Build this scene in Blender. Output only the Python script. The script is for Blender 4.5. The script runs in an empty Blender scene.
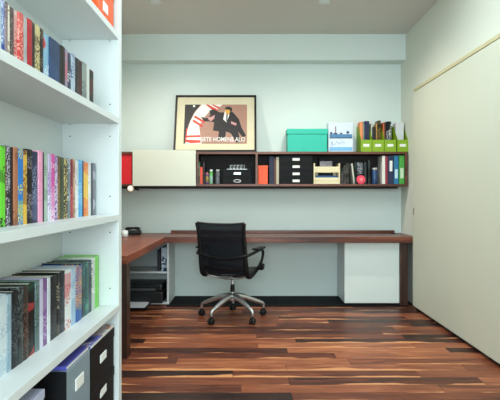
import bpy, bmesh, math, random
from mathutils import Vector, Matrix
random.seed(7)
SC = bpy.context.scene
COL = SC.collection
CZ = 1.207
def PX(px, Y): return (px-250)*Y/500.0
def PZ(py, Y): return CZ-(py-195)*Y/500.0

# ------------------------------------------------------------------ materials
MC = {}
def lin(c):
    return tuple(((v/255.0)/12.92 if v <= 10 else ((v/255.0+0.055)/1.055)**2.4) for v in c)+(1.0,)
def new_mat(name):
    m = bpy.data.materials.new(name); m.use_nodes = True
    nt = m.node_tree
    return m, nt, nt.nodes, nt.links, nt.nodes['Principled BSDF']
def mat(name, rgb, rough=0.5, metal=0.0, var=0.06, scale=8.0, bump=0.0, stretch=(1, 1, 1), spec=None, coat=0):
    """plain procedural material: noise-modulated colour and roughness"""
    if name in MC: return MC[name]
    m, nt, N, L, b = new_mat(name)
    c = lin(rgb)
    tc = N.new('ShaderNodeTexCoord'); mp = N.new('ShaderNodeMapping'); mp.inputs['Scale'].default_value = stretch
    nz = N.new('ShaderNodeTexNoise'); nz.inputs['Scale'].default_value = scale; nz.inputs['Detail'].default_value = 4
    L.new(tc.outputs['Object'], mp.inputs[0]); L.new(mp.outputs[0], nz.inputs['Vector'])
    mx = N.new('ShaderNodeMix'); mx.data_type = 'RGBA'
    mx.inputs[6].default_value = tuple(max(0, v*(1-var)) for v in c[:3])+(1,)
    mx.inputs[7].default_value = tuple(min(1, v*(1+var)) for v in c[:3])+(1,)
    L.new(nz.outputs['Fac'], mx.inputs[0]); L.new(mx.outputs[2], b.inputs['Base Color'])
    b.inputs['Roughness'].default_value = rough; b.inputs['Metallic'].default_value = metal
    if spec is not None: b.inputs['Specular IOR Level'].default_value = spec
    if coat: b.inputs['Coat Weight'].default_value = coat
    if bump:
        bp = N.new('ShaderNodeBump'); bp.inputs['Strength'].default_value = bump; bp.inputs['Distance'].default_value = 0.002
        L.new(nz.outputs['Fac'], bp.inputs['Height']); L.new(bp.outputs[0], b.inputs['Normal'])
    MC[name] = m; return m

def print_mat(name, base, accent, seed, amount=0.5, accent2=None, zs=34, xs=42, rough=0.35):
    """printed spine / cover: base colour with blotches of lettering-like print"""
    if name in MC: return MC[name]
    m, nt, N, L, b = new_mat(name)
    base = tuple(v*(.98 if sum(base) > 330 else .5 if sum(base) < 170 else .88) for v in base)
    tc = N.new('ShaderNodeTexCoord')
    def noise(scale, detail, thr, soft, off):
        mp = N.new('ShaderNodeMapping'); mp.inputs['Scale'].default_value = scale; mp.inputs['Location'].default_value = (seed*3.7+off, seed*1.3+off, seed*2.9-off)
        nz = N.new('ShaderNodeTexNoise'); nz.inputs['Scale'].default_value = 1.0; nz.inputs['Detail'].default_value = detail
        L.new(tc.outputs['Object'], mp.inputs[0]); L.new(mp.outputs[0], nz.inputs['Vector'])
        mr = N.new('ShaderNodeMapRange'); mr.inputs['From Min'].default_value = thr-soft; mr.inputs['From Max'].default_value = thr+soft
        L.new(nz.outputs['Fac'], mr.inputs['Value']); return mr.outputs[0]
    def mix(f, a, c2):
        mx = N.new('ShaderNodeMix'); mx.data_type = 'RGBA'; L.new(f, mx.inputs[0])
        if isinstance(a, tuple): mx.inputs[6].default_value = lin(a)
        else: L.new(a, mx.inputs[6])
        mx.inputs[7].default_value = lin(c2); return mx.outputs[2]
    col = mix(noise((4, 4, zs*.30), 0, .60-.06*amount, .01, 11), base, accent2 or tuple(.6*p+.4*q for p, q in zip(base, accent)))   # colour block
    letters = noise((xs*3, xs*3, zs*4.5), 1, .54, .04, 3); band = noise((3, 3, zs*.36), 0, .60-.16*amount, .01, 29)
    mu = N.new('ShaderNodeMath'); mu.operation = 'MULTIPLY'; L.new(letters, mu.inputs[0]); L.new(band, mu.inputs[1])
    L.new(mix(mu.outputs[0], col, accent), b.inputs['Base Color'])
    b.inputs['Roughness'].default_value = rough; b.inputs['Specular IOR Level'].default_value = .25
    MC[name] = m; return m

def wood_mat(name, dark, mid, light, axis='X', rough=0.35, scale=1.0):
    if name in MC: return MC[name]
    m, nt, N, L, b = new_mat(name)
    tc = N.new('ShaderNodeTexCoord'); mp = N.new('ShaderNodeMapping')
    s = {'X': (1.2, 22, 22), 'Y': (22, 1.2, 22), 'Z': (22, 22, 1.2)}[axis]
    mp.inputs['Scale'].default_value = tuple(v*scale for v in s)
    nz = N.new('ShaderNodeTexNoise'); nz.inputs['Scale'].default_value = 1.0; nz.inputs['Detail'].default_value = 6
    nz.inputs['Distortion'].default_value = 0.6
    L.new(tc.outputs['Object'], mp.inputs[0]); L.new(mp.outputs[0], nz.inputs['Vector'])
    cr = N.new('ShaderNodeValToRGB'); e = cr.color_ramp.elements
    e[0].position = 0.3; e[0].color = lin(dark); e[1].position = 0.72; e[1].color = lin(light)
    k = e.new(0.5); k.color = lin(mid)
    L.new(nz.outputs['Fac'], cr.inputs[0]); L.new(cr.outputs[0], b.inputs['Base Color'])
    b.inputs['Roughness'].default_value = rough
    MC[name] = m; return m

def floor_mat():
    m, nt, N, L, b = new_mat('walnut_planks')
    W, LEN = 0.128, 1.25
    geo = N.new('ShaderNodeNewGeometry'); sep = N.new('ShaderNodeSeparateXYZ'); L.new(geo.outputs['Position'], sep.inputs[0])
    def M(op, a, bb=None, c=None):
        n = N.new('ShaderNodeMath'); n.operation = op
        for i, v in enumerate((a, bb, c)):
            if v is None: continue
            if isinstance(v, (int, float)): n.inputs[i].default_value = v
            else: L.new(v, n.inputs[i])
        return n.outputs[0]
    X, Y = sep.outputs[0], sep.outputs[1]
    ry = M('DIVIDE', M('ADD', Y, 0.02), W); row = M('FLOOR', ry); fy = M('FRACT', ry)
    wn = N.new('ShaderNodeTexWhiteNoise'); wn.noise_dimensions = '1D'; L.new(row, wn.inputs['W'])
    rx = M('ADD', M('DIVIDE', X, LEN), M('MULTIPLY', wn.outputs['Value'], 7.3)); cx = M('FLOOR', rx); fx = M('FRACT', rx)
    cmb = N.new('ShaderNodeCombineXYZ'); L.new(row, cmb.inputs[0]); L.new(cx, cmb.inputs[1])
    wp = N.new('ShaderNodeTexWhiteNoise'); wp.noise_dimensions = '2D'; L.new(cmb.outputs[0], wp.inputs['Vector'])
    pid = wp.outputs['Value']
    # grain, shifted per plank
    gv = N.new('ShaderNodeCombineXYZ')
    L.new(M('ADD', M('MULTIPLY', X, 2.6), M('MULTIPLY', pid, 40)), gv.inputs[0])
    L.new(M('MULTIPLY', Y, 26), gv.inputs[1]); L.new(M('MULTIPLY', pid, 13), gv.inputs[2])
    g = N.new('ShaderNodeTexNoise'); g.inputs['Scale'].default_value = 1.0; g.inputs['Detail'].default_value = 7; g.inputs['Distortion'].default_value = 1.1
    L.new(gv.outputs[0], g.inputs['Vector'])
    # plank tone
    cr = N.new('ShaderNodeValToRGB'); e = cr.color_ramp.elements
    tone = M('ADD', M('MULTIPLY', pid, 0.60), M('MULTIPLY', g.outputs['Fac'], 0.75))
    L.new(M('SUBTRACT', tone, 0.16), cr.inputs[0])
    cols = [(0.16, (30, 17, 15)), (0.36, (62, 34, 28)), (0.55, (106, 56, 38)), (0.74, (142, 82, 55)), (0.94, (182, 116, 78))]
    e[0].position = cols[0][0]; e[0].color = lin(cols[0][1]); e[1].position = cols[-1][0]; e[1].color = lin(cols[-1][1])
    for p, c in cols[1:-1]:
        k = e.new(p); k.color = lin(c)
    # sapwood streaks along the edge of some planks
    sv = N.new('ShaderNodeCombineXYZ')
    L.new(M('ADD', M('MULTIPLY', X, 1.3), M('MULTIPLY', pid, 91)), sv.inputs[0]); L.new(M('MULTIPLY', row, 5.17), sv.inputs[1])
    sn = N.new('ShaderNodeTexNoise'); sn.inputs['Scale'].default_value = 1.0; sn.inputs['Detail'].default_value = 3
    L.new(sv.outputs[0], sn.inputs['Vector'])
    width = M('MULTIPLY', M('SUBTRACT', sn.outputs['Fac'], 0.50), 2.4)       # width of the pale edge, in plank widths
    mr = N.new('ShaderNodeMapRange'); mr.interpolation_type = 'SMOOTHSTEP'
    mr.inputs['From Min'].default_value = -0.03; mr.inputs['From Max'].default_value = 0.13
    L.new(M('SUBTRACT', width, fy), mr.inputs['Value'])
    mx = N.new('ShaderNodeMix'); mx.data_type = 'RGBA'; L.new(mr.outputs[0], mx.inputs[0]); L.new(cr.outputs[0], mx.inputs[6])
    mx.inputs[7].default_value = lin((204, 142, 96))
    # joints
    jy = M('LESS_THAN', fy, 0.022); jx = M('LESS_THAN', fx, 0.003); j = M('MAXIMUM', jy, jx)
    mj = N.new('ShaderNodeMix'); mj.data_type = 'RGBA'; L.new(M('MULTIPLY', j, 0.75), mj.inputs[0]); L.new(mx.outputs[2], mj.inputs[6]); mj.inputs[7].default_value = lin((24, 12, 8))
    L.new(mj.outputs[2], b.inputs['Base Color'])
    L.new(M('ADD', M('MULTIPLY', g.outputs['Fac'], 0.2), 0.30), b.inputs['Roughness']); b.inputs['Specular IOR Level'].default_value = .28
    bp = N.new('ShaderNodeBump'); bp.inputs['Strength'].default_value = 0.25; bp.inputs['Distance'].default_value = 0.001
    L.new(M('SUBTRACT', g.outputs['Fac'], j), bp.inputs['Height']); L.new(bp.outputs[0], b.inputs['Normal'])
    return m

def glow_mat(name, rgb, strength):
    if name in MC: return MC[name]
    m, nt, N, L, b = new_mat(name)
    b.inputs['Emission Color'].default_value = lin(rgb); b.inputs['Emission Strength'].default_value = strength
    MC[name] = m; return m

WALL = mat('wall_paint', (214, 226, 222), 0.85, var=0.02, scale=3, bump=0.05)
WALLR = mat('side_wall_paint', (214, 218, 206), 0.85, var=0.02, scale=3, bump=0.05)
CEIL = mat('ceiling_paint', (208, 206, 200), 0.9, var=0.02, scale=3)
PANEL = mat('door_paint', (202, 205, 188), 0.6, var=0.02, scale=2)
PANELEDGE = mat('door_rail_paint', (196, 188, 150), 0.6)
WHITE = mat('white_laminate', (216, 223, 223), 0.4, var=0.015, scale=4)
CABW = mat('cabinet_lacquer', (202, 206, 192), 0.45, var=0.015, scale=4)
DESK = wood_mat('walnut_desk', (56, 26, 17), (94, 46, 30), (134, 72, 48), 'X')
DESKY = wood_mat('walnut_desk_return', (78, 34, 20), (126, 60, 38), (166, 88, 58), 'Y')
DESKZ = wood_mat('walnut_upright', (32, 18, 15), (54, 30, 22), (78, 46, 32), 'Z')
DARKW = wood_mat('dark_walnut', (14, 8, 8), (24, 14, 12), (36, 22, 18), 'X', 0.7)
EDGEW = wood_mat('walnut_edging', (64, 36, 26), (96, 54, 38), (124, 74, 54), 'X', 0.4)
BLACK = mat('black_plastic', (9, 10, 13), 0.5, var=0.1, spec=.3)
BLACKB = mat('black_board', (10, 12, 16), 0.65, var=0.1, spec=.25)
CHROME = mat('brushed_aluminium', (206, 210, 212), 0.45, 1.0, var=0.05, scale=30)
LABELP = mat('label_paper', (232, 234, 230), 0.6)
PAGES = mat('page_block', (216, 214, 202), 0.9, var=0.08, scale=60, stretch=(1, 1, 1))
RUBBER = mat('caster_rubber', (14, 15, 18), 0.55)
GAP = mat('dark_skirting', (20, 20, 22), 0.7)
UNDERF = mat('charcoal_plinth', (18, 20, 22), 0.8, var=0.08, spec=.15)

# ------------------------------------------------------------------ mesh tools
class MB:
    def __init__(s): s.bm = bmesh.new(); s.mats = []
    def mi(s, m):
        if m is None: return 0
        if m not in s.mats: s.mats.append(m)
        return s.mats.index(m)
    def box(s, x0, x1, y0, y1, z0, z1, bev=0.0, m=None, M=None, seg=2):
        t = bmesh.new(); bmesh.ops.create_cube(t, size=1)
        for v in t.verts:
            v.co = Vector(((x0+x1)/2+v.co.x*(x1-x0), (y0+y1)/2+v.co.y*(y1-y0), (z0+z1)/2+v.co.z*(z1-z0)))
        if bev: bmesh.ops.bevel(t, geom=t.edges[:], offset=bev, segments=seg, profile=0.6, affect='EDGES')
        s._add(t, m, M); return s
    def _add(s, t, m, M):
        i = s.mi(m)
        for f in t.faces: f.material_index = i
        if M is not None: bmesh.ops.transform(t, matrix=M, verts=t.verts[:])
        me = bpy.data.meshes.new('tmp'); t.to_mesh(me); t.free(); s.bm.from_mesh(me); bpy.data.meshes.remove(me)
    def cyl(s, p0, p1, r0, r1=None, n=20, m=None, bev=0):
        p0 = Vector(p0); p1 = Vector(p1); r1 = r0 if r1 is None else r1
        d = p1-p0; t = bmesh.new()
        bmesh.ops.create_cone(t, cap_ends=True, segments=n, radius1=r0, radius2=r1, depth=d.length)
        if bev:
            ed = [e for e in t.edges if len([f for f in e.link_faces if len(f.verts) > 4]) == 1]
            bmesh.ops.bevel(t, geom=ed, offset=bev, segments=2, profile=0.6, affect='EDGES')
        M = Matrix.Translation((p0+p1)/2) @ d.to_track_quat('Z', 'Y').to_matrix().to_4x4()
        s._add(t, m, M); return s
    def tube(s, pts, r, n=12, m=None, flat=None, smooth=True, res=6):
        """tube along a smoothed path; r: float or list; flat=(a,b): elliptical section multipliers (side, normal)"""
        P = [Vector(p) for p in pts]; R = r if isinstance(r, (list, tuple)) else [r]*len(P)
        if smooth and len(P) > 2:
            Q = []; RR = []
            for i in range(len(P)-1):
                a = P[max(i-1, 0)]; b = P[i]; c = P[i+1]; d = P[min(i+2, len(P)-1)]
                for k in range(res):
                    t = k/res
                    Q.append(0.5*((2*b)+(c-a)*t+(2*a-5*b+4*c-d)*t*t+(3*b-a-3*c+d)*t**3)); RR.append(R[i]*(1-t)+R[i+1]*t)
            Q.append(P[-1]); RR.append(R[-1]); P, R = Q, RR
        t = bmesh.new(); rings = []; fa, fb = flat or (1, 1)
        side = None
        for i, p in enumerate(P):
            d = (P[min(i+1, len(P)-1)]-P[max(i-1, 0)]).normalized()
            if side is None:
                ref = Vector((0, 0, 1)) if abs(d.z) < 0.9 else Vector((1, 0, 0)); side = d.cross(ref).normalized()
            side = (side-d*side.dot(d)).normalized(); nn = d.cross(side)
            rings.append([t.verts.new(p+(side*math.cos(2*math.pi*k/n)*fa+nn*math.sin(2*math.pi*k/n)*fb)*R[i]) for k in range(n)])
        for a, b in zip(rings, rings[1:]):
            for k in range(n): t.faces.new((a[k], a[(k+1) % n], b[(k+1) % n], b[k]))
        t.faces.new(rings[0][::-1]); t.faces.new(rings[-1])
        bmesh.ops.recalc_face_normals(t, faces=t.faces[:])
        for f in t.faces: f.smooth = len(f.verts) == 4
        s._add(t, m, None); return s
    def lathe(s, prof, c=(0, 0, 0), n=28, m=None, M=None):
        t = bmesh.new(); rings = []
        for (r, z) in prof:
            rings.append([t.verts.new((c[0]+r*math.cos(2*math.pi*k/n), c[1]+r*math.sin(2*math.pi*k/n), c[2]+z)) for k in range(n)])
        for a, b in zip(rings, rings[1:]):
            for k in range(n):
                f = t.faces.new((a[k], a[(k+1) % n], b[(k+1) % n], b[k])); f.smooth = True
        t.faces.new(rings[0][::-1]); t.faces.new(rings[-1])
        bmesh.ops.recalc_face_normals(t, faces=t.faces[:])
        s._add(t, m, M); return s
    def prism(s, pts, h0, h1, axis='X', m=None, M=None, bev=0):
        """pts 2D extruded along axis. X: (y,z); Y: (x,z); Z: (x,y)"""
        t = bmesh.new()
        def mk(a, b, h): return {'X': (h, a, b), 'Y': (a, h, b), 'Z': (a, b, h)}[axis]
        A = [t.verts.new(mk(a, b, h0)) for a, b in pts]; B = [t.verts.new(mk(a, b, h1)) for a, b in pts]
        t.faces.new(A); t.faces.new(B[::-1])
        for i in range(len(pts)):
            j = (i+1) % len(pts); t.faces.new((A[j], A[i], B[i], B[j]))
        bmesh.ops.recalc_face_normals(t, faces=t.faces[:])
        if bev: bmesh.ops.bevel(t, geom=t.edges[:], offset=bev, segments=2, profile=0.6, affect='EDGES')
        s._add(t, m, M); return s
    def build(s, name, m=None, parent=None, loc=None, smooth=False):
        me = bpy.data.meshes.new(name); s.bm.to_mesh(me); s.bm.free()
        for x in (s.mats or [m]): me.materials.append(x)
        o = bpy.data.objects.new(name, me); COL.objects.link(o)
        if loc is not None:
            me.transform(Matrix.Translation(-Vector(loc))); o.location = loc
        if parent is not None:
            o.parent = parent
        return o
def B(*a, **k): return MB().box(*a, **k)
def tag(o, label, cat=None, group=None):
    o['label'] = label
    if cat: o['category'] = cat
    if group: o['group'] = group
    return o
def struct(o): o['kind'] = 'structure'; return o
def thing(name, label, cat, loc, rz=0, group=None):
    o = bpy.data.objects.new(name, None); COL.objects.link(o); o.location = loc; o.rotation_euler = (0, 0, rz)
    o.empty_display_size = 0.05
    return tag(o, label, cat, group)

# ------------------------------------------------------------------ the room
XR, XL, YB, YF, HC = 1.787, -1.75, 5.92, -1.7, 3.052
struct(B(XL-.1, XR+.1, YF-.1, YB+.1, -.12, 0).build('floor', floor_mat()))
struct(B(XL-.1, XR+.1, YF-.1, YB+.1, HC, HC+.12).build('ceiling', CEIL))
struct(B(XL-.1, XR+.1, YB, YB+.12, 0, HC).build('wall_back', WALL))
struct(B(XR, XR+.12, YF, YB, 0, HC).build('wall_right', WALLR))
struct(B(XL-.12, XL, 2.56, YB, 0, HC).build('wall_left', WALL))
struct(B(XL-.12, -.955, YF, 2.56, 0, HC).build('wall_divider', WALL))
w = MB(); w.box(-.955, XR, YF-.12, YF, 0, .7); w.box(-.955, XR, YF-.12, YF, 2.6, HC); w.box(-.955, -.7, YF-.12, YF, .7, 2.6); w.box(.65, XR, YF-.12, YF, .7, 2.6)
struct(w.build('wall_front', WALL))
struct(B(XL, XR, 5.735, YB, 2.755, HC).build('trim_1', WALL))                        # boxed beam at the head of the back wall
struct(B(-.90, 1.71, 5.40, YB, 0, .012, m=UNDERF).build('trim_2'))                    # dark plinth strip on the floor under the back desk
# sliding door on the right wall
sd = MB(); sd.box(1.728, 1.775, 1.2, 5.31, .036, 2.292, bev=.003)
door = struct(sd.build('door_1', PANEL))
struct(B(1.735, 1.787, 1.1, 5.31, 2.304, 2.335, bev=.003).build('door_rail', PANELEDGE, door))
B(1.765, 1.787, 1.1, 5.31, 0.0, .03).build('bottom_track', GAP, door)
B(1.7255, 1.73, 5.27, 5.285, 1.0, 1.07, bev=.001).build('door_handle', GAP, door)
struct(B(1.772, 1.787, 5.42, YB, 0, .012).build('trim_3', GAP))

# downlights
def downlight(x, y, label, watts, sz=1.35, col=(1.0, .93, .82)):
    t = thing('ceiling_downlight', label, 'ceiling light', (x, y, HC), 0, 'recessed downlights in the ceiling')
    MB().lathe([(.038, -.001), (.052, -.001), (.054, -.006), (.05, -.009), (.038, -.009)], n=28).build('trim_ring', WHITE, t)
    MB().cyl((0, 0, -.001), (0, 0, -.004), .038, n=24).build('lens', glow_mat('lamp_glow', (255, 240, 214), 6), t)
    l = bpy.data.lights.new('downlight_lamp', 'SPOT'); l.energy = watts; l.spot_size = sz*2; l.spot_blend = 1.0; l.color = col; l.shadow_soft_size = .035
    o = bpy.data.objects.new('downlight_lamp', l); COL.objects.link(o); o.parent = t; o.location = (0, 0, -.03)
downlight(-.90, 4.77, 'white recessed ceiling downlight above the left desk return', 125)
downlight(.71, 4.77, 'white recessed ceiling downlight in line with the framed poster, right of the chair', 95)
al = bpy.data.lights.new('window_daylight', 'AREA'); al.shape = 'RECTANGLE'; al.size = 1.25; al.size_y = 1.9; al.energy = 165; al.color = (.80, .95, 1.0)
ao = bpy.data.objects.new('window_daylight', al); COL.objects.link(ao); ao.location = (.0, YF-.06, 1.65); ao.rotation_euler = (math.radians(90), 0, 0)
sk = bpy.data.lights.new('overhead_fill', 'AREA'); sk.shape = 'RECTANGLE'; sk.size = 1.5; sk.size_y = 2.0; sk.energy = 52; sk.color = (.88, .98, 1.0)  # unseen overhead fill added to light the room from above, no real skylight
so = bpy.data.objects.new('overhead_fill', sk); COL.objects.link(so); so.location = (.55, 3.0, HC-.005)
kf = MB()
for a in ((-.26, 1.36, 1.94, 2.0), (-.26, 1.36, 4.0, 4.06), (-.26, -.2, 2.0, 4.0), (1.3, 1.36, 2.0, 4.0)): kf.box(a[0], a[1], a[2], a[3], HC-.02, HC, bev=.002)
struct(kf.build('fill_frame', WHITE))  # made-up frame around the added ceiling fill, out of view
W = bpy.data.worlds.new('World'); SC.world = W; W.use_nodes = True
W.node_tree.nodes['Background'].inputs[0].default_value = (.7, .85, 1, 1); W.node_tree.nodes['Background'].inputs[1].default_value = .6

# ------------------------------------------------------------------ bookcase
bk = thing('bookcase', 'tall white open bookcase filling the left edge of the photo', 'bookcase', (-.8, 1.7, 0))
def bpart(mb, name, m=WHITE, parent=bk):
    o = mb.build(name, m); o.data.transform(Matrix.Translation(-Vector(bk.location))); o.parent = parent; return o
XF, XBK = -.656, -.940
bpart(B(XBK, XF, 2.500, 2.555, 0, 2.47, bev=.0015), 'side_panel')
bpart(B(XBK, XF, .80, .845, 0, 2.47, bev=.0015), 'side_panel')
bpart(B(XBK-.012, XBK, .80, 2.555, 0, 2.47), 'back_panel')
bpart(B(XBK, XF, .845, 2.5, 2.44, 2.47, bev=.0015), 'top_panel')
SH = {'A': 2.0126, 'B': 1.593, 'C': 1.1085, 'D': .6565, 'E': .175}
for k, z in SH.items():
    s = bpart(B(XBK, XF, .845, 2.5, z-.030, z, bev=.0015), 'shelf')
    for xx in (-.70, -.90):
        bpart(MB().cyl((xx, 2.5, z-.036), (xx, 2.486, z-.036), .004, n=10), 'shelf_pin', CHROME, s)
for xx, zz in ((-.70, 1.66), (-.70, 1.50), (-.90, 1.50), (-.70, 1.20), (-.70, 1.02), (-.90, 1.02), (-.70, .74)):
    bpart(MB().cyl((xx, 2.501, zz), (xx, 2.4993, zz), .0035, n=10), 'pin_hole', GAP)

# ------------------------------------------------------------------ books
ROWZ = {}
GEO = {}
def book(name, Y0, Y1, xs, depth, z, h, mt, label, cat, group, pages=True, tilt=0):
    """Y0<Y1; spine faces +x at xs"""
    t = Y1-Y0; g = min(.0005, t*.05); Y0 += g; Y1 -= g; t = Y1-Y0
    c = .0018 if t > .008 else t*.2
    mb = MB()
    o = xs; x1 = o-depth
    # cover: spine + two boards (rounded spine)
    pts = [(o-.0035, Y0), (o-.0008, Y0+c*.8), (o, Y0+t/2), (o-.0008, Y1-c*.8), (o-.0035, Y1), (x1, Y1), (x1, Y1-c), (o-.004, Y1-c), (o-.004, Y0+c), (x1, Y0+c), (x1, Y0)]
    mb.prism([(a, b) for a, b in pts], z, z+h, 'Z')
    cov = mb.build(name, mt, None, loc=(xs-depth/2, (Y0+Y1)/2, z))
    tag(cov, label, cat, group)
    pg = B(x1+.004, o-.0045, Y0+c+.0001, Y1-c-.0001, z+.003, z+h-.004).build('pages', PAGES, None, loc=(xs-depth/2, (Y0+Y1)/2, z))
    pg.parent = cov; pg.location = (0, 0, 0)
    return cov
def row(rk, rowname, X, depth, z, H, items, cat, group, amount=.5):
    prev = None; name = {'book': 'book', 'comic book': 'comic_book'}[cat]
    for i, it in enumerate(items):
        p0, p1, desc, base, acc = it[:5]; acc2 = it[5] if len(it) > 5 and isinstance(it[5], tuple) else None
        dh = it[-1] if isinstance(it[-1], float) else random.uniform(-.006, .004)
        Y0 = 500*abs(X)/(250-p0); Y1 = 500*abs(X)/(250-p1)
        mt = print_mat(f'print_{rk}_{i}', base, acc, i*1.7+ord(rk), amount, acc2)
        where = f'right of the {prev} one' if prev else 'at the left edge of the photo'
        nxt = items[i+1][2] if i+1 < len(items) else None
        if nxt is None: where = 'last at the right end'
        lab = f'{desc} {cat} on the {rowname}, {where}'
        book(name, Y0, Y1, X+random.uniform(-.004, .001), depth, z, H+dh, mt, lab, cat, group)
        prev = desc
W_, K_ = (225, 228, 228), (14, 14, 18)
row1 = [(0, 3, 'pale blue', (176, 200, 222), W_), (3, 6.5, 'bright blue', (52, 86, 170), (210, 215, 230)), (6.5, 9, 'mauve', (140, 120, 124), (90, 76, 84)),
 (9, 11, 'cream', (208, 200, 182), (120, 100, 80)), (11, 15, 'charcoal', (70, 62, 64), (120, 100, 96)), (15, 19, 'white and red', (222, 222, 218), (200, 50, 44)),
 (19, 24, 'scarlet', (214, 56, 52), (232, 150, 140)), (24, 28.5, 'light grey', (178, 182, 186), (130, 140, 150)), (28.5, 32.5, 'crimson', (192, 34, 40), (150, 24, 34)),
 (32.5, 36, 'black', K_, (50, 48, 50)), (36, 41.5, 'straw yellow', (204, 190, 136), (90, 74, 50)), (41.5, 44.5, 'dark brown', (48, 38, 34), (120, 100, 80)),
 (44.5, 50, 'sky blue and white', (132, 178, 206), (228, 232, 234), (190, 60, 60)), (50, 60, 'thick navy blue', (38, 66, 108), (44, 74, 118)), (60, 62, 'thin black', K_, (60, 60, 60)),
 (62, 66, 'orange and black', (40, 30, 32), (208, 104, 60)), (66, 69, 'lavender', (150, 140, 168), (200, 90, 90)), (69, 72, 'slate', (52, 66, 88), (190, 200, 214)),
 (72, 76, 'pale grey blue', (176, 190, 206), (70, 90, 130)), (76, 79.5, 'glossy black', (20, 20, 24), (56, 50, 56)), (79.5, 83, 'maroon', (96, 34, 40), (40, 26, 30)),
 (83, 87, 'grey green', (140, 150, 146), (84, 96, 98)), (87, 90, 'off-white', (208, 212, 208), (150, 150, 150)), (90, 94, 'narrow black', (22, 20, 22), (150, 70, 60), -.006)]
row('a', 'top row', -.672, .11, SH['B'], .150, row1, 'book', 'paperbacks on the upper shelf')
row2 = [(-6, 0, 'dark violet', (60, 44, 84), (150, 140, 180)), (0, 5.5, 'lime green', (104, 206, 50), (30, 60, 24)), (5.5, 7, 'dark red', (150, 34, 44), K_), (7, 11.5, 'black and grey', (58, 50, 60), (190, 186, 200)), (11.5, 14.5, 'dark plum', (56, 36, 48), (30, 26, 34)),
 (14.5, 18.5, 'tan and orange', (172, 110, 76), (96, 56, 44)), (18.5, 23.5, 'blue-and-yellow', (40, 120, 196), (214, 206, 90)), (23.5, 27.5, 'yellow and orange', (226, 178, 66), (90, 50, 30)),
 (27.5, 33, 'matt black', (22, 20, 24), (130, 120, 130), .004), (33, 38.5, 'navy', (44, 50, 84), (130, 140, 170)), (38.5, 43, 'pink', (232, 150, 186), (236, 168, 198), .006), (43, 45, 'slim black', (20, 20, 22), (40, 40, 44)),
 (45, 49, 'pale sage', (172, 190, 178), (110, 128, 118)), (49, 52, 'white and lilac', (216, 212, 226), (150, 110, 170)), (52, 55, 'magenta', (206, 80, 160), (232, 220, 232)), (55, 58.5, 'white and purple', (214, 204, 224), (110, 60, 150)),
 (58.5, 61, 'gold and brown', (160, 120, 60), (70, 46, 30)), (61, 65, 'olive green', (84, 92, 62), (40, 48, 34)), (65, 69, 'yellow-specked navy', (38, 42, 62), (210, 190, 120)), (69, 71.5, 'steel grey', (110, 126, 136), (190, 200, 205)),
 (71.5, 74, 'burgundy', (140, 30, 50), (200, 90, 90)), (74, 76.5, 'beige', (196, 164, 136), (130, 84, 70)), (76.5, 79, 'white', (220, 222, 222), (180, 176, 178)), (79, 82.5, 'sky blue', (78, 160, 214), (150, 200, 230)),
 (82.5, 84.5, 'thin navy', (24, 36, 70), (40, 60, 100)), (84.5, 89, 'golden-and-red', (236, 190, 60), (212, 70, 50)), (89, 91, 'narrow white', (224, 226, 224), (190, 190, 200)), (91, 94, 'black', (30, 28, 36), (70, 60, 80)), (94, 96.3, 'black-edged lilac', (176, 180, 196), (40, 40, 50), .001)]
row('b', 'middle row', -.758, .17, SH['C'], .252, row2, 'comic book', 'comics on the middle shelf', .55)
row3 = [(-12, -4, 'pale grey', (190, 200, 206), (140, 150, 160)), (-4, 8, 'thick white', (208, 222, 228), (170, 190, 204)), (8, 12.5, 'blue grey', (140, 166, 182), (180, 200, 210)), (12.5, 19, 'pale-banded black', (26, 36, 42), (70, 84, 90)), (19, 24, 'dark slate', (44, 58, 62), (90, 100, 100)),
 (24, 29, 'brown black', (40, 34, 34), (110, 80, 66)), (29, 36, 'black green-and-red', (18, 20, 24), (40, 110, 84), (150, 50, 50)), (36, 40, 'grey green', (110, 132, 130), (64, 84, 84)), (40, 43.5, 'white and lilac', (206, 206, 222), (170, 160, 200)),
 (43.5, 48, 'purple', (126, 84, 142), (190, 170, 206)), (48, 51, 'white', (216, 222, 226), (190, 200, 210)), (51, 58, 'thick black', (16, 18, 22), (60, 64, 68)), (58, 60.5, 'black and cream', (30, 28, 28), (176, 164, 140)), (60.5, 66, 'dark grey', (32, 36, 44), (80, 84, 96)),
 (66, 72, 'red-marked white', (222, 224, 224), (190, 60, 66)), (72, 76.5, 'pale blue', (156, 184, 208), (196, 212, 224)), (76.5, 82, 'blue-and-orange', (44, 96, 176), (232, 160, 90)), (82, 86, 'dark teal', (20, 66, 80), (50, 120, 120)),
 (86, 89.5, 'deep green', (22, 84, 84), (90, 150, 130)), (89.5, 92.5, 'midnight blue', (26, 36, 56), (80, 90, 110)), (92.5, 95, 'thin white', (222, 226, 224), (120, 140, 120)), (95, 99.3, 'bright green', (112, 204, 62), (130, 214, 80), .006)]
row('c', 'lower row', -.748, .175, SH['D'], .246, row3, 'book', 'large books on the lower shelf')

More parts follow.
